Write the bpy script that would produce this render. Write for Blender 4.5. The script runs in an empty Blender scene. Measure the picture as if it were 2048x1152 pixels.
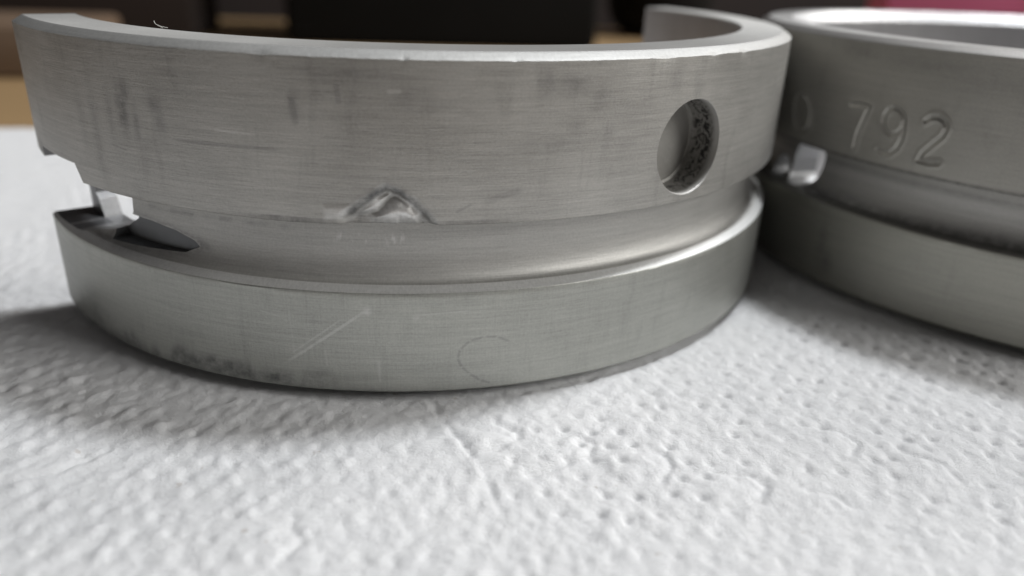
import bpy, bmesh, math, random
import numpy as np
from mathutils import Matrix, Vector
random.seed(7); rng = np.random.default_rng(7)
sc = bpy.context.scene
col = sc.collection
rad = math.radians
# unit: 1 = one centimetre. The first shell stands round the origin, its axis vertical.

# ------------------------------------------------------------------ camera
F_PX, CAM_D, CAM_H, YAW, PITCH, ROLL = 1537.637, 7.773, 2.7561, 0.1203, 0.4101, 0.0383
fw = np.array([math.sin(YAW)*math.cos(PITCH), math.cos(YAW)*math.cos(PITCH), -math.sin(PITCH)])
r0 = np.cross(fw, [0, 0, 1]); r0 /= np.linalg.norm(r0); u0 = np.cross(r0, fw)
cr_ = r0*math.cos(ROLL) + u0*math.sin(ROLL); cu_ = -r0*math.sin(ROLL) + u0*math.cos(ROLL)
cam = bpy.data.cameras.new('camera'); camo = bpy.data.objects.new('camera', cam); col.objects.link(camo)
M = Matrix(((cr_[0], cu_[0], -fw[0], 0), (cr_[1], cu_[1], -fw[1], -CAM_D), (cr_[2], cu_[2], -fw[2], CAM_H), (0, 0, 0, 1)))
camo.matrix_world = M
cam.sensor_width = 36; cam.lens = F_PX/2048*36
cam.clip_start = 0.05; cam.clip_end = 2000
cam.dof.use_dof = True; cam.dof.focus_distance = 4.85; cam.dof.aperture_fstop = 0.23
sc.camera = camo

# ------------------------------------------------------------------ world (the dim room) and lamps
w = bpy.data.worlds.new('World'); sc.world = w; w.use_nodes = True
bg = w.node_tree.nodes['Background']; bg.inputs[0].default_value = (0.98, 0.93, 0.92, 1); bg.inputs[1].default_value = 0.072

def area(name, target, direction, dist, size, power, color, size_y=None):
    l = bpy.data.lights.new(name, 'AREA'); l.energy = power; l.color = color
    l.shape = 'RECTANGLE' if size_y else 'DISK'; l.size = size
    if size_y: l.size_y = size_y
    o = bpy.data.objects.new(name, l); col.objects.link(o)
    d = Vector(direction).normalized(); o.location = Vector(target) + d*dist
    o.rotation_euler = d.to_track_quat('Z', 'Y').to_euler()
    return o
area('ceiling_lamp', (0, 0, 0), (0.90, 0.33, 2.24), 90, 11, 56500, (0.955, 0.98, 1.0))
area('bench_lamp', (0, 0, 0), (0.85, 0.45, 0.78), 80, 20, 18000, (1.0, 0.98, 0.95))
area('side_lamp', (0, 0, 0), (1.0, -0.45, 0.55), 110, 50, 78000, (1.0, 0.99, 0.96))
sc.view_settings.view_transform = 'Standard'; sc.view_settings.look = 'None'
sc.view_settings.exposure = 0; sc.view_settings.gamma = 1

# ------------------------------------------------------------------ small helpers
def tag(o, label=None, cat=None, kind=None, group=None):
    if label: o['label'] = label
    if cat: o['category'] = cat
    if kind: o['kind'] = kind
    if group: o['group'] = group
    return o
def empty(name, loc=(0, 0, 0)):
    o = bpy.data.objects.new(name, None); col.objects.link(o); o.location = loc; return o
def mesh_obj(name, verts, faces, mat=None, parent=None, smooth=None):
    me = bpy.data.meshes.new(name); me.from_pydata([tuple(v) for v in verts], [], [tuple(f) for f in faces]); me.update()
    if mat: me.materials.append(mat)
    o = bpy.data.objects.new(name, me); col.objects.link(o)
    if parent: o.parent = parent
    if smooth is not None:
        me.polygons.foreach_set('use_smooth', [True]*len(me.polygons)); me.set_sharp_from_angle(angle=rad(smooth))
    return o
def from_bm(name, bm, mat, parent=None, smooth=None):
    bmesh.ops.recalc_face_normals(bm, faces=bm.faces)
    me = bpy.data.meshes.new(name); bm.to_mesh(me); bm.free()
    me.materials.append(mat)
    o = bpy.data.objects.new(name, me); col.objects.link(o)
    if parent: o.parent = parent
    if smooth is not None:
        me.polygons.foreach_set('use_smooth', [True]*len(me.polygons)); me.set_sharp_from_angle(angle=rad(smooth))
    return o
def rbox(bm, lo, hi, bev=0.05, seg=2):
    r = bmesh.ops.create_cube(bm, size=1.0)
    for v in r['verts']:
        v.co = Vector([lo[i] + (v.co[i] + .5)*(hi[i]-lo[i]) for i in range(3)])
    if bev:
        es = list({e for v in r['verts'] for e in v.link_edges})
        bmesh.ops.bevel(bm, geom=es, offset=bev, segments=seg, affect='EDGES', profile=.5)

class NT:
    """tiny node helper"""
    def __init__(s, name):
        s.m = bpy.data.materials.new(name); s.m.use_nodes = True
        s.t = s.m.node_tree; s.n = s.t.nodes; s.b = s.n['Principled BSDF']
    def link(s, a, b): s.t.links.new(a, b)
    def setv(s, sock, v):
        if isinstance(v, bpy.types.NodeSocket): s.link(v, sock)
        elif isinstance(v, (tuple, list)) and len(v) == 3 and sock.type == 'RGBA': sock.default_value = (*v, 1)
        else: sock.default_value = v
    def math(s, op, a, b=0.0, c=0.0, clamp=False):
        x = s.n.new('ShaderNodeMath'); x.operation = op; x.use_clamp = clamp
        s.setv(x.inputs[0], a); s.setv(x.inputs[1], b); s.setv(x.inputs[2], c); return x.outputs[0]
    def mix(s, f, a, b, mode='MIX'):
        x = s.n.new('ShaderNodeMix'); x.data_type = 'RGBA'; x.blend_type = mode; x.clamp_factor = True
        s.setv(x.inputs[0], f); s.setv(x.inputs[6], a); s.setv(x.inputs[7], b); return x.outputs[2]
    def rng(s, v, a, b, c, d, smooth=False):
        x = s.n.new('ShaderNodeMapRange'); x.clamp = True
        if smooth: x.interpolation_type = 'SMOOTHSTEP'
        for i, q in enumerate((v, a, b, c, d)): s.setv(x.inputs[i], q)
        return x.outputs[0]
    def noise(s, vec, scale, detail=4, rough=.55, scl=(1, 1, 1), dist=0):
        m = s.n.new('ShaderNodeMapping'); m.inputs['Scale'].default_value = scl; s.link(vec, m.inputs[0])
        x = s.n.new('ShaderNodeTexNoise'); x.inputs['Scale'].default_value = scale
        x.inputs['Detail'].default_value = detail; x.inputs['Roughness'].default_value = rough
        x.inputs['Distortion'].default_value = dist
        s.link(m.outputs[0], x.inputs['Vector']); return x.outputs[0]
    def attr(s, name):
        x = s.n.new('ShaderNodeAttribute'); x.attribute_name = name; return x.outputs['Fac']
    def uv(s):
        x = s.n.new('ShaderNodeUVMap'); x.uv_map = 'wall'; return x.outputs[0]
    def obj(s):
        return s.n.new('ShaderNodeTexCoord').outputs['Object']
    def sep(s, v):
        x = s.n.new('ShaderNodeSeparateXYZ'); s.link(v, x.inputs[0]); return x.outputs
    def bump(s, h, strength, dist, normal=None):
        x = s.n.new('ShaderNodeBump'); x.inputs['Strength'].default_value = strength; x.inputs['Distance'].default_value = dist
        s.link(h, x.inputs['Height'])
        if normal: s.link(normal, x.inputs['Normal'])
        return x.outputs[0]
    def out(s, **k):
        for a, v in k.items(): s.setv(s.b.inputs[a.replace('_', ' ')], v)
        return s.m
    def segment(s, su, sv, a, b, wd):
        """mask of a thin scratch from a to b (u, v)"""
        dx, dy = b[0]-a[0], b[1]-a[1]; L = math.hypot(dx, dy); dx /= L; dy /= L
        pu = s.math('SUBTRACT', su, a[0]); pv = s.math('SUBTRACT', sv, a[1])
        al = s.math('ADD', s.math('MULTIPLY', pu, dx), s.math('MULTIPLY', pv, dy))
        pe = s.math('ABSOLUTE', s.math('SUBTRACT', s.math('MULTIPLY', pu, -dy), s.math('MULTIPLY', pv, -dx)))
        m1 = s.rng(pe, wd*.3, wd, 1, 0, True)
        m2 = s.math('MULTIPLY', s.rng(al, 0, L*.15, 0, 1), s.rng(al, L*.85, L, 1, 0))
        return s.math('MULTIPLY', m1, m2)

R = 3.3; H = 2.239; ZL = .7665; ZU = 1.2236; TH = .42; GD = .16

# ------------------------------------------------------------------ metal materials
def metal(name, base, rough, streak=.16, blotch=.18, metallic=.75, fine=1.0, scratches=(), cross=0.0):
    m = NT(name); uv = m.uv(); s = m.sep(uv); ob = m.obj()
    dirt_shade = m.attr('dirt_shade'); br = m.attr('bright')
    st = m.noise(uv, 1, 5, .7, (1.1, 34, 1))            # long turning marks round the wall
    st2 = m.noise(uv, 1, 3, .6, (5, 150, 1))
    sm = m.noise(uv, 1, 4, .6, (9, 1.6, 1), .3)         # upright rub marks
    bl = m.noise(ob, 1.5, 5, .6)
    gr = m.noise(uv, 60, 2, .6)
    f = m.math('ADD', m.math('MULTIPLY', m.math('SUBTRACT', st, .5), streak*2.0),
               m.math('MULTIPLY', m.math('SUBTRACT', st2, .5), streak*1.6))
    f = m.math('ADD', f, m.math('MULTIPLY', m.math('SUBTRACT', bl, .5), blotch*1.6))
    f = m.math('ADD', f, m.math('MULTIPLY', m.math('SUBTRACT', gr, .5), .34))
    f = m.math('SUBTRACT', f, m.math('MULTIPLY', m.rng(sm, .56, .78, 0, 1), blotch*.5))
    if cross:
        c1 = m.noise(uv, 1, 3, .7, (110, 5, 1))
        f = m.math('ADD', f, m.math('MULTIPLY', m.math('SUBTRACT', c1, .5), cross))
    v = m.math('ADD', 1.0, f)
    cmb = m.n.new('ShaderNodeCombineColor')
    for i in range(3): m.link(v, cmb.inputs[i])
    c = m.mix(1.0, (base[0], base[1], base[2], 1), cmb.outputs[0], 'MULTIPLY')
    dm = m.math('MULTIPLY', dirt_shade, m.rng(m.noise(uv, 1, 4, .65, (15, 13, 1)), .28, .62, .35, 1), clamp=True)
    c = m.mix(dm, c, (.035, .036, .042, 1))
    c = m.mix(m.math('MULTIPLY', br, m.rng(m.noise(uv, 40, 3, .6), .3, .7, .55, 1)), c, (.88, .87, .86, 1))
    for (a, b, wd, val) in scratches:
        k = m.math('MULTIPLY', m.segment(s[0], s[1], a, b, wd), abs(val))
        c = m.mix(k, c, (.85, .85, .83, 1) if val > 0 else (.08, .08, .09, 1))
    h = m.math('ADD', m.math('MULTIPLY', st2, .6), m.math('MULTIPLY', gr, .4))
    nb = m.bump(h, .35*fine, .006)
    rr = m.math('ADD', rough, m.math('MULTIPLY', m.math('SUBTRACT', bl, .5), .15))
    return m.out(Base_Color=c, Metallic=metallic, Roughness=rr, Normal=nb, Anisotropic=.35)

U = lambda th: R*rad(th)
scr1 = [((U(-106.6), .215), (U(-96.6), .652), .014, 0.20), ((U(-105.6), .30), (U(-99), .60), .009, 0.13),
        ((U(-105.3), .66), (U(-105.0), .20), .010, 0.06), ((U(-95.5), .30), (U(-95.4), .12), .014, 0.13),
        ((U(-91), .62), (U(-85), .64), .008, 0.13), ((U(-109), .60), (U(-106), .56), .008, 0.08),
        ((U(-101.5), .36), (U(-101.3), .22), .010, 0.10)]
scr_arc = [(-80.5, .392), (-82, .436), (-83.5, .445), (-85.2, .42), (-86.3, .36), (-86.6, .297), (-86.1, .23), (-85.2, .175), (-83.9, .12), (-82.7, .09)]
scr1 += [((U(a[0]), a[1]), (U(b[0]), b[1]), .013, -0.24) for a, b in zip(scr_arc[:-1], scr_arc[1:])]
scr2 = [((U(-112.0), 1.745), (U(-107), 1.735), .012, 0.22), ((U(-93.8), 2.015), (U(-92.2), 2.02), .02, 0.19),
        ((U(-117), 1.655), (U(-104), 1.66), .016, -0.22), ((U(-126.5), 1.56), (U(-123.8), 1.54), .010, -0.19),
        ((U(-84), 1.36), (U(-79.5), 1.44), .03, -0.17), ((U(-103.2), 1.98), (U(-102.8), 1.80), .03, -0.22),
        ((U(-98.6), 2.06), (U(-98.4), 1.93), .025, -0.19), ((U(-87), 1.30), (U(-85), 1.36), .012, -0.19)]
BASE = (.42, .412, .392)
m_low = metal('satin_metal_lower_band', (.405, .408, .380), .46, .24, .26, cross=.28, scratches=scr1)
m_up = metal('satin_metal_upper_band', BASE, .46, .32, .34, scratches=scr2)
m_low2 = metal('satin_metal_sleeve_lower', (.40, .395, .355), .48, .22, .2)
m_up2 = metal('satin_metal_sleeve_upper', (.41, .40, .37), .48, .18, .2)
m_groove = metal('satin_metal_groove', (.45, .443, .425), .58, .22, .10)
m_rim = metal('satin_metal_rim', (.56, .555, .54), .5, .12, .08)
m_bevel = metal('satin_metal_bevel', (.37, .368, .36), .58, .08, .08)
m_bore = metal('satin_metal_bore', (.50, .49, .49), .38, .08, .10)
m_fresh = metal('fresh_cut_metal', (.30, .30, .305), .42, .45, .45, metallic=.7)
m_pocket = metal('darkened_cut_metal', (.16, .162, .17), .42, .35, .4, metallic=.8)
m_scoop = metal('dark_shaded_milled_metal', (.17, .175, .18), .45, .25, .2)  # dark blue-black metal with part of the scoop's shade in its colour
def hole_metal():
    m = NT('dirty_hole_metal'); ob = m.obj(); s = m.sep(ob)
    rr = m.math('SQRT', m.math('ADD', m.math('MULTIPLY', s[0], s[0]), m.math('MULTIPLY', s[1], s[1])))
    band = m.math('MULTIPLY', m.rng(rr, 3.06, 3.10, 0, 1), m.rng(rr, 3.215, 3.265, 1, 0))
    n = m.noise(ob, 24, 4, .7, (1, 1, .7), 1.1)
    sp = m.math('MULTIPLY', m.rng(n, .49, .57, 0, .95), band)
    g = m.noise(ob, 5, 4, .6)
    c = m.mix(g, (.22, .215, .20, 1), (.34, .33, .31, 1))
    c = m.mix(m.rng(rr, 3.235, 3.275, 0, 1), c, (.52, .51, .49, 1))
    c = m.mix(sp, c, (.02, .018, .018, 1))
    return m.out(Base_Color=c, Metallic=.5, Roughness=.5, Normal=m.bump(n, .5, .01))
m_hole = hole_metal()
m_metals = [m_low, m_groove, m_up, m_bevel, m_rim, m_bore, m_fresh, m_scoop, m_hole, m_pocket, metal('lit_metal_bevel', (.72, .72, .73), .4, .06, .06), metal('lit_metal_lip', (.66, .66, .65), .62, .10, .08)]  # last two colours lightened to paint lamp light on inner bevel and lip
PARTS = ['lower_band', 'groove', 'upper_band', 'bevel', 'rim', 'bore', 'slot', 'scoop', 'dowel_hole', 'notch', 'inner_bevel', 'lip']

# ------------------------------------------------------------------ bearing builder
def profile(zfine, ib=.012):
    """closed outline (radius offset, height, material) going up the outside, in over the rim, down the bore"""
    P = []
    def seg(a, b, n, mt, t0=0):
        for i in range(n):
            t = i/n; P.append((a[0]+(b[0]-a[0])*t, a[1]+(b[1]-a[1])*t, mt))
    seg((-.10, 0), (-.092, .003), 1, 0); seg((-.092, .003), (-.008, .052), 2, 0); seg((-.008, .052), (0, .064), 1, 0)
    seg((0, .064), (0, ZL-.008), 22, 0)
    seg((0, ZL-.008), (-.004, ZL+.001), 1, 0); seg((-.004, ZL+.001), (-.066, ZL+.034), 3, 11); seg((-.066, ZL+.034), (-.070, ZL+.036), 1, 1)
    # the hollow: a long fillet sweeping from the shelf up to the groove floor
    n = 18
    for i in range(n):
        t = i/n*math.pi/2
        P.append((-.070 - (GD-.070)*math.sin(t), ZL+.036 + .209*(1-math.cos(t)), 1))
    seg((-GD, ZL+.245), (-GD, ZU-.03), 8, 1)
    seg((-GD, ZU-.03), (-GD+.03, ZU), 3, 1); seg((-GD+.03, ZU), (-.004, ZU), 3, 1)
    seg((-.004, ZU), (0, ZU+.004), 1, 2)
    zs = zfine
    for a, b in zip(zs[:-1], zs[1:]): P.append((0, a, 2))
    P.append((0, zs[-1], 3))
    seg((-.006, H-.040), (-.064, H-.004), 3, 3)
    seg((-.064, H-.004), (-.072, H), 1, 3)
    seg((-.072, H), (-TH+ib, H), 5, 4); seg((-TH+ib, H), (-TH, H-ib), 2, 10 if ib > .05 else 4)
    seg((-TH, H-ib), (-TH, .03), 12, 5); seg((-TH, .03), (-TH+.03, 0), 1, 5)
    seg((-TH+.03, 0), (-.10, 0), 3, 0)
    return P

def build_ring(name, angs, closed, rfun, P, displace, masks, dx, mats):
    """angs: degrees; returns a mesh object with all the material slots"""
    A = np.radians(angs); n = len(P); m = len(A)
    off = np.array([p[0] for p in P]); zz = np.array([p[1] for p in P])
    TT, OO = np.meshgrid(angs, off, indexing='ij'); _, ZZ = np.meshgrid(angs, zz, indexing='ij')
    outer = OO > -.0045
    d_r, d_z = displace(TT, ZZ, OO)
    RR = rfun(TT) + OO + d_r; Z2 = ZZ + d_z
    X = RR*np.cos(np.radians(TT)); Y = RR*np.sin(np.radians(TT))
    V = np.stack([X, Y, Z2], -1).reshape(-1, 3)
    k = m if closed else m-1
    i = np.arange(k)[:, None]; j = np.arange(n)[None, :]
    i1 = (i+1) % m; j1 = (j+1) % n
    Fq = np.stack([i*n+j, i1*n+j, i1*n+j1, i*n+j1] if True else 0, -1).reshape(-1, 4)
    faces = [tuple(f) for f in Fq.tolist()]
    mi = np.tile(np.array([p[2] for p in P]), k).tolist()
    if not closed:
        faces.append(tuple(range(n))[::1]); mi.append(8 if False else 4)
        faces.append(tuple(range((m-1)*n, m*n))[::-1]); mi.append(4)
    me = bpy.data.meshes.new(name); me.from_pydata(V.tolist(), [], faces); me.update()
    for q in mats: me.materials.append(q)
    me.polygons.foreach_set('material_index', mi)
    # unrolled co-ordinates: along the wall, and up it / across it
    run = np.concatenate([[0], np.cumsum(np.hypot(np.diff(off), np.diff(zz)))])
    vv = np.where((off > -.2) & (zz < H-.001), zz, H + (-off))
    uvl = me.uv_layers.new(name='wall')
    lv = np.empty(len(me.loops), dtype=np.int32); me.loops.foreach_get('vertex_index', lv)
    ia = lv // n; ja = lv % n
    UV = np.stack([R*A[ia], vv[ja]], -1)
    uvl.data.foreach_set('uv', UV.astype(np.float32).ravel())
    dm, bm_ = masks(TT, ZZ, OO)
    for nm, arr in (('dirt_shade', dm), ('bright', bm_)):
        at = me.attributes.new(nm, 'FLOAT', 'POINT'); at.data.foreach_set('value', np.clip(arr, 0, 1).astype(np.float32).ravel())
    bm = bmesh.new(); bm.from_mesh(me); bmesh.ops.recalc_face_normals(bm, faces=bm.faces); bm.to_mesh(me); bm.free()
    o = bpy.data.objects.new(name, me); col.objects.link(o)
    return o

def prism_cutter(lo, hi, r0, r1, mats, mi, rf, step=.7):
    """a block cut along the wall: lower and upper edge given as (angle, height) lists, depths r0 to r1 from the wall (number or (angle, depth) list)"""
    t0, t1 = max(lo[0][0], hi[0][0]), min(lo[-1][0], hi[-1][0])
    ts = sorted({round(q, 4) for q in [t0, t1] + [p[0] for p in lo + hi if t0 < p[0] < t1] + list(np.arange(t0+step, t1, step))})
    ts = [ts[0]] + [b for a, b in zip(ts[:-1], ts[1:]) if b-a > .02]
    f = lambda c, t: c if isinstance(c, (int, float)) else float(np.interp(t, [p[0] for p in c], [p[1] for p in c]))
    bm = bmesh.new(); rings = []
    for t in ts:
        a = rad(t); q = rf(t); ra, rb, za, zb = q+f(r0, t), q+f(r1, t), f(lo, t), f(hi, t)
        rings.append([bm.verts.new((r*math.cos(a), r*math.sin(a), z)) for r, z in ((ra, za), (rb, za), (rb, zb), (ra, zb))])
    for A_, B_ in zip(rings[:-1], rings[1:]):
        for k in range(4): bm.faces.new((A_[k], A_[(k+1) % 4], B_[(k+1) % 4], B_[k]))
    bm.faces.new(rings[0]); bm.faces.new(rings[-1])
    bmesh.ops.triangulate(bm, faces=bm.faces); bmesh.ops.recalc_face_normals(bm, faces=bm.faces)
    return finish_cutter(bm, mats, mi)
def finish_cutter(bm, mats, mi):
    me = bpy.data.meshes.new('cutter'); bm.to_mesh(me); bm.free()
    for q in mats: me.materials.append(q)
    me.polygons.foreach_set('material_index', [mi]*len(me.polygons))
    me.uv_layers.new(name='wall')
    o = bpy.data.objects.new('cutter', me); col.objects.link(o); return o
def hole_cutter(th, z, rr, r_bot, mats, mi, n=72):
    a = rad(th); er = Vector((math.cos(a), math.sin(a), 0)); et = Vector((-math.sin(a), math.cos(a), 0)); ez = Vector((0, 0, 1))
    prof = [(0.0, r_bot+.003), (rr*.90, r_bot), (rr*.915, r_bot+.010), (rr*.975, r_bot+.016), (rr, r_bot+.04), (rr, R-.012), (rr+.005, R-.003), (rr+.02, R+.15)]
    bm = bmesh.new(); rings = []
    for (q, d) in prof:
        if q == 0: rings.append([bm.verts.new(er*d + ez*z)]); continue
        rings.append([bm.verts.new(er*d + ez*z + (et*math.cos(2*math.pi*k/n) + ez*math.sin(2*math.pi*k/n))*q) for k in range(n)])
    for A_, B_ in zip(rings[:-1], rings[1:]):
        for k in range(n):
            if len(A_) == 1: bm.faces.new((A_[0], B_[k], B_[(k+1) % n]))
            else: bm.faces.new((A_[k], B_[k], B_[(k+1) % n], A_[(k+1) % n]))
    bm.faces.new(rings[-1])
    bmesh.ops.recalc_face_normals(bm, faces=bm.faces)
    return finish_cutter(bm, mats, mi)
def cut(o, cutters):
    for c in cutters:
        md = o.modifiers.new('cut', 'BOOLEAN'); md.operation = 'DIFFERENCE'; md.object = c; md.solver = 'EXACT'; md.material_mode = 'TRANSFER'
    dg = bpy.context.evaluated_depsgraph_get()
    me = bpy.data.meshes.new_from_object(o.evaluated_get(dg)); o.modifiers.clear()
    o.data = me
    for c in cutters: bpy.data.objects.remove(c)
def split_parts(o, root, names):
    """one child mesh for each material, so that each part is its own object"""
    src = o.data
    src.polygons.foreach_set('use_smooth', [True]*len(src.polygons)); src.set_sharp_from_angle(angle=rad(24))
    res = {}
    cn = np.empty(len(src.loops)*3, np.float32); src.corner_normals.foreach_get('vector', cn); cn = cn.reshape(-1, 3)
    mi = np.empty(len(src.polygons), np.int32); src.polygons.foreach_get('material_index', mi)
    ls = np.empty(len(src.polygons), np.int32); src.polygons.foreach_get('loop_start', ls)
    lt = np.empty(len(src.polygons), np.int32); src.polygons.foreach_get('loop_total', lt)
    for k, nm in enumerate(names):
        sel = np.nonzero(mi == k)[0]
        if not len(sel): continue
        bm = bmesh.new(); bm.from_mesh(src)
        bmesh.ops.delete(bm, geom=[f for f in bm.faces if f.material_index != k], context='FACES')
        for f in bm.faces: f.material_index = 0
        me = bpy.data.meshes.new(nm); bm.to_mesh(me); bm.free()
        me.materials.clear(); me.materials.append(src.materials[k])
        nl = np.concatenate([cn[ls[p]:ls[p]+lt[p]] for p in sel])
        if len(nl) == len(me.loops): me.normals_split_custom_set(nl.tolist())
        c = bpy.data.objects.new(nm, me); col.objects.link(c); c.parent = root; res[nm] = c
    bpy.data.objects.remove(o)
    return res

def seg_dist(T, Z, line):
    """distance (cm) on the unrolled wall to a polyline of (angle, height)"""
    d = np.full(T.shape, 9.0); X = R*np.radians(T)
    for (a, b) in zip(line[:-1], line[1:]):
        ax, ay, bx, by = U(a[0]), a[1], U(b[0]), b[1]
        L2 = (bx-ax)**2 + (by-ay)**2 + 1e-12
        t = np.clip(((X-ax)*(bx-ax) + (Z-ay)*(by-ay))/L2, 0, 1)
        d = np.minimum(d, np.hypot(X-ax-t*(bx-ax), Z-ay-t*(by-ay)))
    return d
def sst(x, a, b):
    t = np.clip((x-a)/(b-a), 0, 1); return t*t*(3-2*t)
def inside(T, Z, poly):
    r = np.zeros(T.shape, bool); n = len(poly)
    for i in range(n):
        (x1, y1), (x2, y2) = poly[i], poly[(i+1) % n]
        c = ((y1 > Z) != (y2 > Z)) & (T < (x2-x1)*(Z-y1)/((y2-y1) if y2 != y1 else 1e-9) + x1)
        r ^= c
    return r
def soft_inside(T, Z, poly, wd):
    d = seg_dist(T, Z, list(poly) + [poly[0]]); s = np.where(inside(T, Z, poly), d, -d)
    return sst(s, -wd, wd)
def blob(T, Z, th, z, sx, sz, k=1.0):
    return k*np.exp(-((R*np.radians(T-th))/sx)**2 - ((Z-z)/sz)**2)
_vn = rng.random((64, 64))
def vnoise(x, y):
    xi = np.floor(x).astype(int); yi = np.floor(y).astype(int); fx = x-xi; fy = y-yi
    fx = fx*fx*(3-2*fx); fy = fy*fy*(3-2*fy)
    g = lambda a, b: _vn[a % 64, b % 64]
    return (g(xi, yi)*(1-fx)+g(xi+1, yi)*fx)*(1-fy) + (g(xi, yi+1)*(1-fx)+g(xi+1, yi+1)*fx)*fy
def fbm(x, y, o=4):
    s = 0; a = .5
    for k in range(o): s = s + a*(vnoise(x*2**k+17*k, y*2**k+9*k)-.5); a *= .55
    return s

# ------------------------------------------------------------------ first shell: the half shell in front
def rf1(T):
    b = np.radians(T+60); return R - .0643*(np.cos(2*b)-1)/2 + .0058*np.sin(b)
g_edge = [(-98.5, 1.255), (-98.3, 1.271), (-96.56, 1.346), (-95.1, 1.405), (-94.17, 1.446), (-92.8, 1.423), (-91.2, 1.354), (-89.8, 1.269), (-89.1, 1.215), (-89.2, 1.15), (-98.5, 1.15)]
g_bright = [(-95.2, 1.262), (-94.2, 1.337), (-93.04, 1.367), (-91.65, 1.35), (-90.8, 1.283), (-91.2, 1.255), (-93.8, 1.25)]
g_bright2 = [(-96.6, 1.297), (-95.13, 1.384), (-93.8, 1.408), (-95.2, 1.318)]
g_rect = [(-100.5, 1.328), (-97.9, 1.337), (-98.4, 1.264), (-100.57, 1.257)]
def disp1(T, Z, O):
    outer = O > -.0045
    dr = np.zeros(T.shape); dz = np.zeros(T.shape)
    up = outer & (Z > ZU-.01) & (Z < 1.6)
    wob = 1 + .35*fbm(T*1.1, Z*7, 2)*2
    ins = soft_inside(T + .35*fbm(T*1.1+7, Z*7, 2), Z + .02*fbm(T*1.1, Z*7+5, 2), g_edge, .045)
    dent = (-.040*ins + .036*soft_inside(T, Z + .02*fbm(T*1.3, Z*9, 2), g_bright, .05) + .020*soft_inside(T, Z, g_bright2, .022))*wob
    lip = .012*np.exp(-(seg_dist(T, Z, g_edge[1:9])/.02)**2)*(1-ins)
    dr += np.where(up, dent + lip + .004*soft_inside(T, Z, g_rect, .02), 0)
    # ragged burr where the groove tool left the lower edge of the upper band
    e = np.abs(Z-ZU) < .0045
    bz = .006*fbm(T*2.2, Z*0, 4) + blob(T, Z*0, -104, 0, .35, 1, -.006)
    dz += np.where(e & (O > -.03), bz, 0)
    dr += np.where(outer & e, .004*np.abs(fbm(T*3+5, Z*0, 3)), 0)
    # nicks on the upper bevel
    top = (Z > H-.06) & (O > -.075)
    for th, wd, a in ((-81, .02, .006), (-63, .06, .005), (-55, .05, .006), (-92, .02, .004), (-106, .04, .006), (-48.5, .03, .008)):
        k = blob(T, Z*0, th, 0, wd, 1, a); dz -= np.where(top & (O > -.02), k, 0); dr -= np.where(top & (O > -.02), k*.6, 0)
    dz += np.where(top & (O > -.02), .004*fbm(T*1.4, Z*0, 4), 0)
    # faint unevenness of the wall
    dr += np.where(outer, .006*fbm(T*.12, Z*1.2, 3), 0)
    return dr, dz
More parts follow.
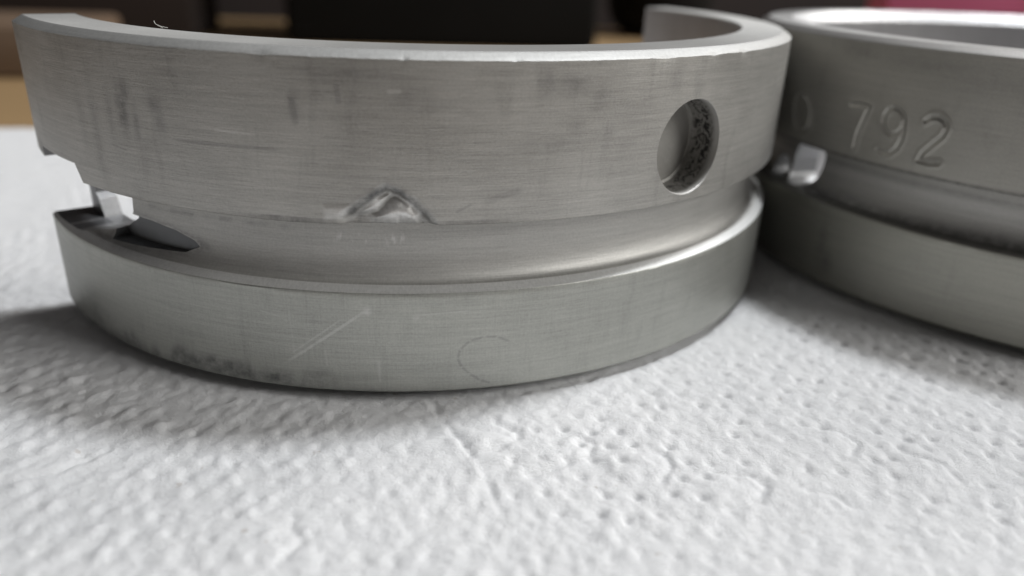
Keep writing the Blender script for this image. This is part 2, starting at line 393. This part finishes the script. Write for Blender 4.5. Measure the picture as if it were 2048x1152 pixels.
def mask1(T, Z, O):
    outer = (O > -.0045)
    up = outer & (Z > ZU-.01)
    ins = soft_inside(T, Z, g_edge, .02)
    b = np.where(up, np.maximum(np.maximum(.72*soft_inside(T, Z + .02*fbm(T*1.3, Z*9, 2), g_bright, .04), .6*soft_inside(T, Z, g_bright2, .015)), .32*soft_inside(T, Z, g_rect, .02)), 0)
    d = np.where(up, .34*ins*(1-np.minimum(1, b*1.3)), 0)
    d = np.maximum(d, np.where(up, .72*(1+.9*fbm(T*1.3, Z*9, 2))*np.exp(-(seg_dist(T + .3*fbm(T*1.1+7, Z*7, 2), Z, [(-97.8, 1.30), (-95.4, 1.41), (-94, 1.455), (-92.4, 1.42), (-90.2, 1.30), (-89.2, 1.225)])/.028)**2), 0))  # chip rim: stain and the steep wall's shade painted in together
    # smudges
    for th, z, sx, sz, k in ((-123.5, 1.80, .05, .16, .55), (-122.8, 1.92, .045, .08, .5), (-121.8, 1.72, .03, .14, .4), (-118.8, 1.86, .055, .06, .5), (-118.3, 1.76, .04, .10, .35),
                             (-125.6, 1.75, .03, .16, .25), (-128.5, 1.75, .05, .2, .22), (-131, 1.7, .05, .2, .2), (-103, 1.93, .03, .09, .3), (-91.5, 1.98, .10, .05, .28), (-88.5, 1.95, .15, .03, .2), (-77.5, 2.07, .06, .09, .32),
                             (-74.5, 2.06, .10, .07, .35), (-71.5, 1.98, .05, .08, .2), (-74, 1.80, .06, .05, .2), (-76.5, 1.70, .25, .03, .18), (-70, 1.75, .05, .06, .2), (-97, 2.10, .3, .05, .25), (-68, 1.62, .06, .1, .12), (-61, 2.06, .06, .08, .25), (-57, 1.99, .05, .06, .2)):
        d = np.maximum(d, np.where(up, blob(T, Z, th, z, sx, sz, k), 0))
    # groove edge line
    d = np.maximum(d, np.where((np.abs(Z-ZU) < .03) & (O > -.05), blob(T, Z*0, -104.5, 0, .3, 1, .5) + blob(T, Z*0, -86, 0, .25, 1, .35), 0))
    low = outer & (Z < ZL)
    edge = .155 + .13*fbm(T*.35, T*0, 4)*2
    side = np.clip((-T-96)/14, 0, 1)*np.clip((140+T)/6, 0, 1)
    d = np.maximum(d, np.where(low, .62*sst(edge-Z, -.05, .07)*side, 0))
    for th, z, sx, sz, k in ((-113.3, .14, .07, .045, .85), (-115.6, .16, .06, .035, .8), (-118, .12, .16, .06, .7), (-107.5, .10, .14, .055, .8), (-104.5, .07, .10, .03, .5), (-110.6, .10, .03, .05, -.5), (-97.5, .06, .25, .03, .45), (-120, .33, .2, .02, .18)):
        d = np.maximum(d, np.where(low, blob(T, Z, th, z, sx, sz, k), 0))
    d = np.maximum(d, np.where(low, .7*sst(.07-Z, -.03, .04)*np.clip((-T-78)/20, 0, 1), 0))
    b = np.maximum(b, np.where(low, blob(T, Z, -96.6, .645, .025, .018, .55) + blob(T, Z, -91.2, .60, .02, .02, .2), 0))
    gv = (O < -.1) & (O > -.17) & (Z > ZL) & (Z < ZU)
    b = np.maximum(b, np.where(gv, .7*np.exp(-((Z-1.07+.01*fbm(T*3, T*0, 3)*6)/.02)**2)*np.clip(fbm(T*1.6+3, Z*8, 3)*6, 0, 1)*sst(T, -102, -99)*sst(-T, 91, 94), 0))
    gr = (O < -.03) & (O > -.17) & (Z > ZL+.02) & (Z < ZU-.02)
    d = np.maximum(d, np.where(gr, .62*soft_inside(T, Z, [(-134, .83), (-129, .81), (-121, .84), (-116.3, .905), (-118, .965), (-121.5, 1.0), (-126, 1.035), (-130, 1.04)], .045), 0))  # smear round the scoop: stain and shade painted dark in one mask
    d = np.maximum(d, np.where(gr, .3*np.exp(-(seg_dist(T, Z, [(-128, 1.12), (-112, 1.13), (-104, 1.12)])/.018)**2)*np.clip(.5+3*fbm(T*.8, Z*0, 3), 0, 1), 0))
    # dark patch near the parting end
    d = np.maximum(d, np.where(up, blob(T, Z, -146.6, 1.32, .07, .09, .55), 0))
    return d, b

zf = list(np.linspace(ZU+.004, 1.50, 38)) + list(np.linspace(1.50, H-.045, 22))[1:]
a1 = sorted(set(np.round(np.concatenate([np.arange(-150, 30.01, .45), np.arange(-102, -88, .12)]), 3).tolist()))
a1 = np.array([a1[0]] + [b for a, b in zip(a1[:-1], a1[1:]) if b-a > .03])
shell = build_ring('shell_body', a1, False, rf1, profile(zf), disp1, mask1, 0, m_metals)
rf1s = lambda t: float(rf1(np.array(t)))
pocket_lo = [(-156, .775), (-147, .782), (-140, .79), (-136, .84), (-133, .90), (-131.2, .95)]
pocket_hi = [(-156, 1.30), (-150.8, 1.297), (-145.7, 1.274), (-142.3, 1.267), (-134.8, 1.344), (-133.7, 1.2268), (-131.2, 1.2268)]
window_lo = [(-145.8, .95), (-144.8, .92), (-143.2, .786), (-139, .793), (-135, .845), (-132.4, .881), (-131, .928), (-129.5, .972), (-128.7, 1.05), (-128.4, 1.2)]
window_hi = [(-145.8, 1.35), (-134.9, 1.35), (-133.6, 1.2272), (-128.4, 1.2270)]
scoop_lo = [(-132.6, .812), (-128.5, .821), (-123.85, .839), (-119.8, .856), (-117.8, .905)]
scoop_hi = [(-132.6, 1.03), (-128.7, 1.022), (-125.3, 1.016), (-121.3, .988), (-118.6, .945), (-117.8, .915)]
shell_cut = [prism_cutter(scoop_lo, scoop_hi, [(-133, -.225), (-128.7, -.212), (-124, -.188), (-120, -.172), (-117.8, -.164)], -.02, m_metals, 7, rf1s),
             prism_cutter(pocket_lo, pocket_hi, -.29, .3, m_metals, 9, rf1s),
             prism_cutter(window_lo, window_hi, -.6, .31, m_metals, 6, rf1s),
             hole_cutter(-57.2, 1.593, .322, 3.045, m_metals, 8)]
cut(shell, shell_cut)
root1 = empty('bearing_shell')
tag(root1, 'half-round grey metal bearing shell in front, with a round hole and chipped groove edge', 'bearing shell')
parts1 = split_parts(shell, root1, PARTS)
parts1['scoop']['label'] = 'dark milled scoop running into the groove beside the end slot'
parts1['slot']['label'] = 'bright freshly cut slot at the left end'

# ------------------------------------------------------------------ second bearing: the sleeve behind on the right
C2 = (6.7228, -.3196)
def rf2(T):
    return R - .30*np.maximum(0, np.sin(np.radians(T)))**1.5
O_ = [(-167.62,1.522),(-167.46,1.471),(-167.51,1.422),(-167.75,1.381),(-168.18,1.352),(-168.76,1.336),(-169.43,1.336),(-170.14,1.353),(-170.82,1.384),(-171.38,1.426),(-171.77,1.476),(-171.94,1.528),(-171.87,1.578),(-171.58,1.619),(-171.1,1.648),(-170.48,1.662),(-169.79,1.661),(-169.1,1.643),(-168.47,1.612),(-167.97,1.57),(-167.62,1.522)]
S7 = [(-159.86,1.676),(-158.36,1.691),(-156.68,1.686),(-157.21,1.572),(-157.73,1.448),(-157.81,1.327)]
S9 = [(-151.34,1.684),(-152.11,1.714),(-152.91,1.717),(-153.61,1.693),(-154.02,1.642),(-153.93,1.579),(-153.32,1.521),(-152.38,1.503),(-151.56,1.527),(-150.99,1.576),(-150.94,1.639),(-151.34,1.684)]
S9b = [(-150.93,1.64),(-150.74,1.558),(-150.74,1.487),(-151.15,1.403),(-151.99,1.352),(-153.04,1.343),(-153.94,1.358)]
S2 = [(-148.04,1.663),(-147.47,1.696),(-146.47,1.705),(-145.57,1.681),(-145.13,1.632),(-145.42,1.568),(-146.37,1.495),(-147.44,1.413),(-147.75,1.346),(-146.41,1.341),(-145.07,1.355)]
def disp2(T, Z, O):
    Tw = np.where(T > 180, T-360, T)
    reg = (O > -.0045) & (Z > ZU+.02) & (Tw > -174) & (Tw < -142)
    d = np.full(T.shape, 9.0)
    for s_ in (O_, S7, S9, S9b, S2): d = np.minimum(d, seg_dist(Tw, Z, s_))
    dr = np.where(reg, -.0105*np.exp(-(d/.0135)**2) + .005*np.exp(-((d-.029)/.013)**2), 0)
    dr += np.where(O > -.0045, .006*fbm(T*.12+30, Z*1.2, 3), 0)
    return dr, np.zeros(T.shape)
def mask2(T, Z, O):
    Tw = np.where(T > 180, T-360, T)
    outer = O > -.0045
    d = np.zeros(T.shape)
    for th, z, sx, sz, k in ((-160, .40, .05, .2, .3), (-158.5, .25, .06, .1, .35), (-150, 2.08, .4, .05, .2), (-160, 2.1, .2, .05, .3), (-138, 2.0, .5, .08, .15)):
        d = np.maximum(d, np.where(outer, blob(Tw, Z, th, z, sx, sz, k), 0))
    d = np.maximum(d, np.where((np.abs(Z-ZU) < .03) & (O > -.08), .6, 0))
    b = np.zeros(T.shape)
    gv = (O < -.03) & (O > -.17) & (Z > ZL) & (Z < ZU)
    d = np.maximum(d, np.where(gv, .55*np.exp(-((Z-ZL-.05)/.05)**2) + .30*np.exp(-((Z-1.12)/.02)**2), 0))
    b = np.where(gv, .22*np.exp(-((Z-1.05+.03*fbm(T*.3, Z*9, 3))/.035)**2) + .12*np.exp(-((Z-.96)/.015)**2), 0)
    return d, b
zf2 = list(np.linspace(ZU+.004, 1.30, 6)) + list(np.linspace(1.30, 1.74, 52))[1:] + list(np.linspace(1.74, H-.045, 14))[1:]
a2 = sorted(set(np.round(np.concatenate([np.arange(0, 360, 1.0), np.arange(186, 220, .11)]), 3).tolist()))
a2 = np.array([a2[0]] + [b for a, b in zip(a2[:-1], a2[1:]) if b-a > .03])
mats2 = list(m_metals); mats2[0] = m_low2; mats2[2] = m_up2; mats2[11] = metal('dull_metal_lip', (.24, .235, .22), .55, .15, .12); mats2[3] = metal('shaded_metal_bevel', (.30, .29, .28), .55, .12, .12); mats2[4] = metal('dull_metal_rim', (.34, .335, .33), .55, .12, .12)  # sleeve's outer bevel darkened in colour because it faces away from the lamps
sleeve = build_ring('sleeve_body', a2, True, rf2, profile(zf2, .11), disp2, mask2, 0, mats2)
cR = lambda t: R
slotA_lo = [(-173.4, .87), (-172.8, .83), (-171.6, .80), (-170, .80), (-168.4, .825), (-167, .87), (-166.1, .94), (-165.6, 1.03), (-165.4, 1.12)]; slotA_hi = [(-173.4, 1.02), (-172.9, 1.13), (-172.0, 1.20), (-170.5, 1.215), (-167, 1.21), (-166, 1.19), (-165.4, 1.13)]
slotB_lo = [(-179, .86), (-178.3, .815), (-177, .79), (-175.4, .795), (-174.6, .83), (-174.3, .87)]; slotB_hi = [(-179, .88), (-178.5, .95), (-177.4, 1.0), (-176, 1.01), (-175, .98), (-174.3, .90)]
cut(sleeve, [prism_cutter(slotA_lo, slotA_hi, -.6, .3, mats2, 6, cR), prism_cutter(slotB_lo, slotB_hi, -.6, .3, mats2, 6, cR)])
root2 = empty('bearing_sleeve', (C2[0], C2[1], 0))
tag(root2, 'round grey metal bearing sleeve stamped O 792, cut off by the right edge', 'bearing sleeve')
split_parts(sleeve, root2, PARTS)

# ------------------------------------------------------------------ paper towel
def axis(lo, hi, a, b, fine, coarse_n):
    return np.concatenate([np.linspace(lo, a, coarse_n)[:-1], np.arange(a, b, fine), np.linspace(b, hi, coarse_n)])
TX = axis(-11.5, 12.5, -4.2, 5.2, .017, 90); TY = axis(-8.5, 5.05, -5.35, -1.3, .017, 90)
gx, gy = np.meshgrid(TX, TY, indexing='ij')
def pl_dist(x, y, line):
    d = np.full(x.shape, 9.0)
    for a, b in zip(line[:-1], line[1:]):
        L2 = (b[0]-a[0])**2+(b[1]-a[1])**2+1e-12
        t = np.clip(((x-a[0])*(b[0]-a[0])+(y-a[1])*(b[1]-a[1]))/L2, 0, 1)
        d = np.minimum(d, np.hypot(x-a[0]-t*(b[0]-a[0]), y-a[1]-t*(b[1]-a[1])))
    return d
ca, sa = math.cos(rad(-4)), math.sin(rad(-4))
wx = gx + .05*fbm(gx*1.3+3, gy*1.3, 3)*2; wy = gy + .05*fbm(gx*1.3+40, gy*1.3+7, 3)*2
rx = wx*ca - wy*sa; ry = wx*sa + wy*ca
# pressed dots in staggered rows, each a little different
bumpf = np.zeros(gx.shape); hole_b = np.zeros(gx.shape)
PX, PY = .178, .160; ang = rad(-7); ca, sa = math.cos(ang), math.sin(ang)
for r_ in range(-62, 62):
    for c_ in range(-62, 62):
        u_ = (c_ + .5*(r_ % 2) + rng.normal(0, .10))*PX; v_ = (r_ + rng.normal(0, .10))*PY
        x_ = u_*ca - v_*sa + .4 + .10*math.sin(v_*1.3); y_ = u_*sa + v_*ca - 2.4 + .08*math.sin(u_*1.1)
        k1_, k2_, e_ = rng.random(), rng.random(), rng.normal(0, .25)
        if not (-5.2 < x_ < 6.4 and -5.5 < y_ < 5): continue
        i0, i1 = np.searchsorted(TX, (x_-.16, x_+.16)); j0, j1 = np.searchsorted(TY, (y_-.16, y_+.16))
        if i1 <= i0 or j1 <= j0: continue
        X_ = gx[i0:i1, j0:j1]-x_; Y_ = gy[i0:i1, j0:j1]-y_
        p_ = X_*math.cos(.9+e_) - Y_*math.sin(.9+e_); q_ = X_*math.sin(.9+e_) + Y_*math.cos(.9+e_)
        hole_b[i0:i1, j0:j1] += (.25+1.0*k1_)*np.exp(-(p_/.034)**2 - (q_/.026)**2)
        X2 = X_ - .5*PX; Y2 = Y_ - .1*PY
        bumpf[i0:i1, j0:j1] += (.3+.9*k2_)*np.exp(-((X_+.06)/.055)**2 - ((Y_-.02)/.055)**2)
pad = np.zeros(gx.shape)
arcs = [[(.262,-3.907),(.412,-3.891),(.56,-3.769),(.569,-3.689),(.437,-3.598)], [(.772,-3.794),(.92,-3.748),(1.026,-3.847),(.97,-3.972),(.805,-4.06),(.618,-4.143)],
        [(1.276,-3.964),(1.427,-3.972),(1.451,-4.097),(1.351,-4.232)], [(1.693,-4.183),(1.89,-4.217),(1.945,-4.335),(1.858,-4.439),(1.659,-4.51)], [(2.17,-4.393),(2.302,-4.423),(2.344,-4.511)],
        [(2.45,-3.72),(2.66,-3.80),(2.72,-3.95),(2.62,-4.05)], [(2.95,-4.05),(3.12,-4.18),(3.15,-4.33)], [(-.9,-4.55),(-.72,-4.50),(-.64,-4.62),(-.75,-4.76)], [(-1.9,-3.75),(-2.1,-3.95),(-2.5,-4.1)]]
zh = np.zeros(gx.shape)
dots = .5 + .5*sst(.35+fbm(gx*.9+11, gy*.9+2, 3)*1.6, 0, .5)
neg = sst(gx, .2, .9)*sst(gy, -5.2, -4.2)
near = .45 + .55*sst(np.hypot(gx, gy), R+.05, R+.75); near = np.where(gy < -1, near, 1)
zh += .016*bumpf*dots*(1.15-neg*.5)*near
zh -= .031*hole_b*(.45+.55*neg)*dots*near
for k, a_ in enumerate(arcs):
    d = pl_dist(gx, gy, a_); zh -= .020*np.exp(-(d/.024)**2)
    c = np.mean(np.array(a_), 0); zh += .022*np.exp(-((gx-c[0]+.12)/.22)**2-((gy-c[1])/.16)**2)
crease = [(.02,-3.25),(.046,-3.366),(.137,-3.637),(.276,-3.964),(.358,-4.252),(.4,-4.547),(.445,-4.739),(.482,-4.954),(.52,-5.3)]
d = pl_dist(gx+.012*fbm(gx*6, gy*6, 2)*4, gy, crease); side_ = sst(gx-np.interp(-gy, [-p[1] for p in crease], [p[0] for p in crease]), -.01, .03)
zh -= .013*np.exp(-(d/.024)**2)*np.clip(.55+3.2*fbm(gx*4, gy*4, 3), 0, 1.4); zh += .004*side_*np.exp(-(d/.30)**2)
zh += .010*fbm(gx*9, gy*9, 4)*2 + .009*fbm(gx*23+3, gy*23, 3)*2 + .05*fbm(gx*.55+5, gy*.55, 3) 
# flat where the shells press it down
for c, rfx in (((0, 0), 1), (C2, 1)):
    rad_ = np.hypot(gx-c[0], gy-c[1]); th_ = np.degrees(np.arctan2(gy-c[1], gx-c[0]))
    press = sst(rad_, R-TH-.2, R-TH)*(1-sst(rad_, R-.05, R+.05))
    if c == (0, 0): press = press*np.where((th_ < 32) & (th_ > -152), 1, 0)
    zh = zh*(1-.5*press) - .012*press
gz = zh - .030
gz = np.minimum(gz, .03)
gz -= .02*sst(gy, 4.2, 5.05)
nx, ny = gx.shape
# the far edge is torn a little unevenly
gy2 = gy + np.where(gy > 4.2, (gy-4.2)*(.03*fbm(gx*2, gx*0, 3)*2 - .018*gx), 0)
V = np.stack([gx, gy2, gz], -1).reshape(-1, 3)
i = np.arange(nx-1)[:, None]; j = np.arange(ny-1)[None, :]
Q = np.stack([i*ny+j, (i+1)*ny+j, (i+1)*ny+j+1, i*ny+j+1], -1).reshape(-1, 4)
# underside rim so that the sheet has thickness
me = bpy.data.meshes.new('paper_towel')
loop_rim = np.concatenate([np.arange(0, nx)*ny, (nx-1)*ny+np.arange(1, ny), np.arange(nx-2, -1, -1)*ny+ny-1, np.arange(ny-2, 0, -1)])
Vb = V[loop_rim].copy(); Vb[:, 2] -= .06; nb0 = len(V); nr = len(loop_rim)
k_ = np.arange(nr); k1 = (k_+1) % nr
Qr = np.stack([loop_rim[k_], nb0+k_, nb0+k1, loop_rim[k1]], -1)
VV = np.concatenate([V, Vb]); QQ = np.concatenate([Q, Qr])
me.vertices.add(len(VV)); me.vertices.foreach_set('co', VV.astype(np.float32).ravel())
me.loops.add(QQ.size); me.loops.foreach_set('vertex_index', QQ.astype(np.int32).ravel())
me.polygons.add(len(QQ)); me.polygons.foreach_set('loop_start', np.arange(0, QQ.size, 4, dtype=np.int32)); me.polygons.foreach_set('loop_total', np.full(len(QQ), 4, np.int32))
me.update(calc_edges=True); me.validate()
me.polygons.foreach_set('use_smooth', [True]*len(me.polygons))
m = NT('white_paper_fibre'); ob = m.obj()
n1 = m.noise(ob, 26, 5, .75, (1, 1, 1), .6); n2 = m.noise(ob, 90, 3, .7, (1, 1.6, 1), .8); n3 = m.noise(ob, 3, 4, .6)
spk = m.rng(m.noise(ob, 9, 2, .5), .735, .78, 0, .5)
c = m.mix(n3, (.75, .755, .77, 1), (.80, .80, .805, 1)); c = m.mix(m.rng(n2, .35, .6, .12, 0), c, (.6, .59, .6, 1)); c = m.mix(spk, c, (.45, .40, .36, 1))
m_paper = m.out(Base_Color=c, Roughness=.95, Subsurface_Weight=.35, Subsurface_Radius=(.09, .09, .09), Subsurface_Scale=1.0, Normal=m.bump(n2, .5, .02, m.bump(n1, .6, .035)))
m_paper.node_tree.nodes['Principled BSDF'].inputs['Specular IOR Level'].default_value = .15
me.materials.append(m_paper)
towel = bpy.data.objects.new('paper_towel', me); col.objects.link(towel)
tag(towel, 'white embossed paper towel spread under the bearings', 'paper towel')

# lint caught on the rim
def tube(bm, pts, r, n=5):
    rings = []
    for k, p in enumerate(pts):
        p = Vector(p); q = Vector(pts[min(k+1, len(pts)-1)])-Vector(pts[max(k-1, 0)])
        q.normalize(); a = q.orthogonal().normalized(); b = q.cross(a)
        rings.append([bm.verts.new(p + (a*math.cos(2*math.pi*i/n)+b*math.sin(2*math.pi*i/n))*r) for i in range(n)])
    for A_, B_ in zip(rings[:-1], rings[1:]):
        for i in range(n): bm.faces.new((A_[i], A_[(i+1) % n], B_[(i+1) % n], B_[i]))
    bm.faces.new(rings[0]); bm.faces.new(rings[-1])
m = NT('pale_lint'); m_lint = m.out(Base_Color=(.75, .74, .7, 1), Roughness=.9)
bm = bmesh.new(); th = rad(-125)
lx, ly = 2.93*math.cos(th), 2.93*math.sin(th)
tube(bm, [(lx+.02, ly, H+.003), (lx-.01, ly, H+.018), (lx-.025, ly, H+.03), (lx-.03, ly, H+.045)], .002)
tube(bm, [(lx-.02, ly, H+.024), (lx+.01, ly, H+.012), (lx+.05, ly, H+.005)], .0018)
lint = from_bm('lint', bm, m_lint); tag(lint, 'tiny pale fibre of lint sticking up from the near rim of the front bearing shell', 'lint')

# ------------------------------------------------------------------ table and the blurred things behind
def wood(name, c0, c1):
    m = NT(name); ob = m.obj()
    n = m.noise(ob, 1, 5, .6, (.15, 2.2, 2.2), .6)
    return m.out(Base_Color=m.mix(n, (*c0, 1), (*c1, 1)), Roughness=.55)
m_tan = wood('tan_wood', (.24, .15, .07), (.36, .24, .12)); m_brown = wood('brown_wood', (.10, .065, .042), (.15, .10, .065))
bm = bmesh.new(); rbox(bm, (-34, -14, -3.1), (40, 27, -.1), .12)
table = from_bm('table', bm, m_tan, smooth=40); tag(table, 'tan wooden table top running back from the paper towel', 'table')
m = NT('dark_brown_wall'); n = m.noise(m.obj(), .12, 4, .6)
m_wall = m.out(Base_Color=m.mix(n, (.010, .006, .005, 1), (.024, .014, .011, 1)), Roughness=.9)
bm = bmesh.new(); rbox(bm, (-90, 46, -40), (110, 48, 60), 0)
wall = from_bm('wall', bm, m_wall); tag(wall, kind='structure')
# black box
m = NT('black_plastic'); n = m.noise(m.obj(), .5, 4, .6)
m_black = m.out(Base_Color=m.mix(n, (.002, .002, .002, 1), (.006, .006, .006, 1)), Roughness=.85); m_black.node_tree.nodes['Principled BSDF'].inputs['Specular IOR Level'].default_value = .2
box = empty('black_box', (.6, 21, -.1)); tag(box, 'large black box standing on the table behind the front shell, out of focus', 'box')
bm = bmesh.new(); rbox(bm, (-4.9, -3, 0.01), (5.0, 3, 7.2), .25, 3); from_bm('box_body', bm, m_black, box, 40)
bm = bmesh.new(); rbox(bm, (-5.0, -3.1, 7.21), (5.1, 3.1, 9.2), .25, 3); from_bm('lid', bm, m_black, box, 40)
# brown block at the left
bm = bmesh.new(); rbox(bm, (-17, 10.3, -.09), (-7.7, 14, 1.0), .15, 2)
blk = from_bm('wooden_block', bm, m_brown, smooth=40); tag(blk, 'dark brown wooden block on the table behind the left edge of the front shell', 'block')
bm = bmesh.new(); rbox(bm, (-26, 18.5, -.09), (-7.2, 22, 5), .2, 2)
cr = empty('crate', (0, 0, 0)); tag(cr, 'dark brown crate far back on the table to the left of the black box', 'crate'); from_bm('crate_body', bm, m_wall, cr, 40)
bm = bmesh.new(); rbox(bm, (-26.2, 18.3, 5.01), (-7.0, 22.2, 5.6), .1, 2); from_bm('lid', bm, m_wall, cr, 40)
# dark round pot right of the box
def lathe(bm, prof, n=40):
    rings = [[bm.verts.new((r*math.cos(2*math.pi*k/n), r*math.sin(2*math.pi*k/n), z)) for k in range(n)] for r, z in prof]
    for A_, B_ in zip(rings[:-1], rings[1:]):
        for k in range(n): bm.faces.new((A_[k], A_[(k+1) % n], B_[(k+1) % n], B_[k]))
    bm.faces.new(rings[0]); bm.faces.new(rings[-1])
pot = empty('pot', (9.4, 24.2, -.1)); tag(pot, 'dark round-bottomed pot on the table just right of the black box', 'pot')
bm = bmesh.new(); lathe(bm, [(.9, .01), (1.5, .12), (1.9, .5), (2.1, 1.1), (2.15, 3.0), (2.05, 3.0), (1.95, 1.0), (.5, .4)]); from_bm('pot_body', bm, m_black, pot, 40)
bm = bmesh.new(); lathe(bm, [(2.2, 3.01), (2.2, 3.2), (1.2, 3.5), (.3, 3.6), (.3, 3.9)]); from_bm('lid', bm, m_black, pot, 40)
# pink carton with a white corner
m = NT('pink_card'); m_pink = m.out(Base_Color=m.mix(m.noise(m.obj(), .8, 3), (.74, .17, .38, 1), (.82, .22, .44, 1)), Roughness=.6)
m = NT('white_card'); m_white = m.out(Base_Color=(.8, .78, .78, 1), Roughness=.7)
pk = empty('carton', (14.6, 11.5, -.1)); pk.rotation_euler = (0, 0, rad(-22)); tag(pk, 'pink carton with a white corner standing behind the stamped sleeve, out of focus', 'carton')
bm = bmesh.new(); rbox(bm, (-3.0, -1.6, 0.01), (5.5, 1.6, 3.6), .1, 2); from_bm('carton_body', bm, m_pink, pk, 40)
bm = bmesh.new(); rbox(bm, (.35, -1.72, 1.2), (4.2, -1.605, 3.3), .02, 1); from_bm('white_panel', bm, m_white, pk, 40)
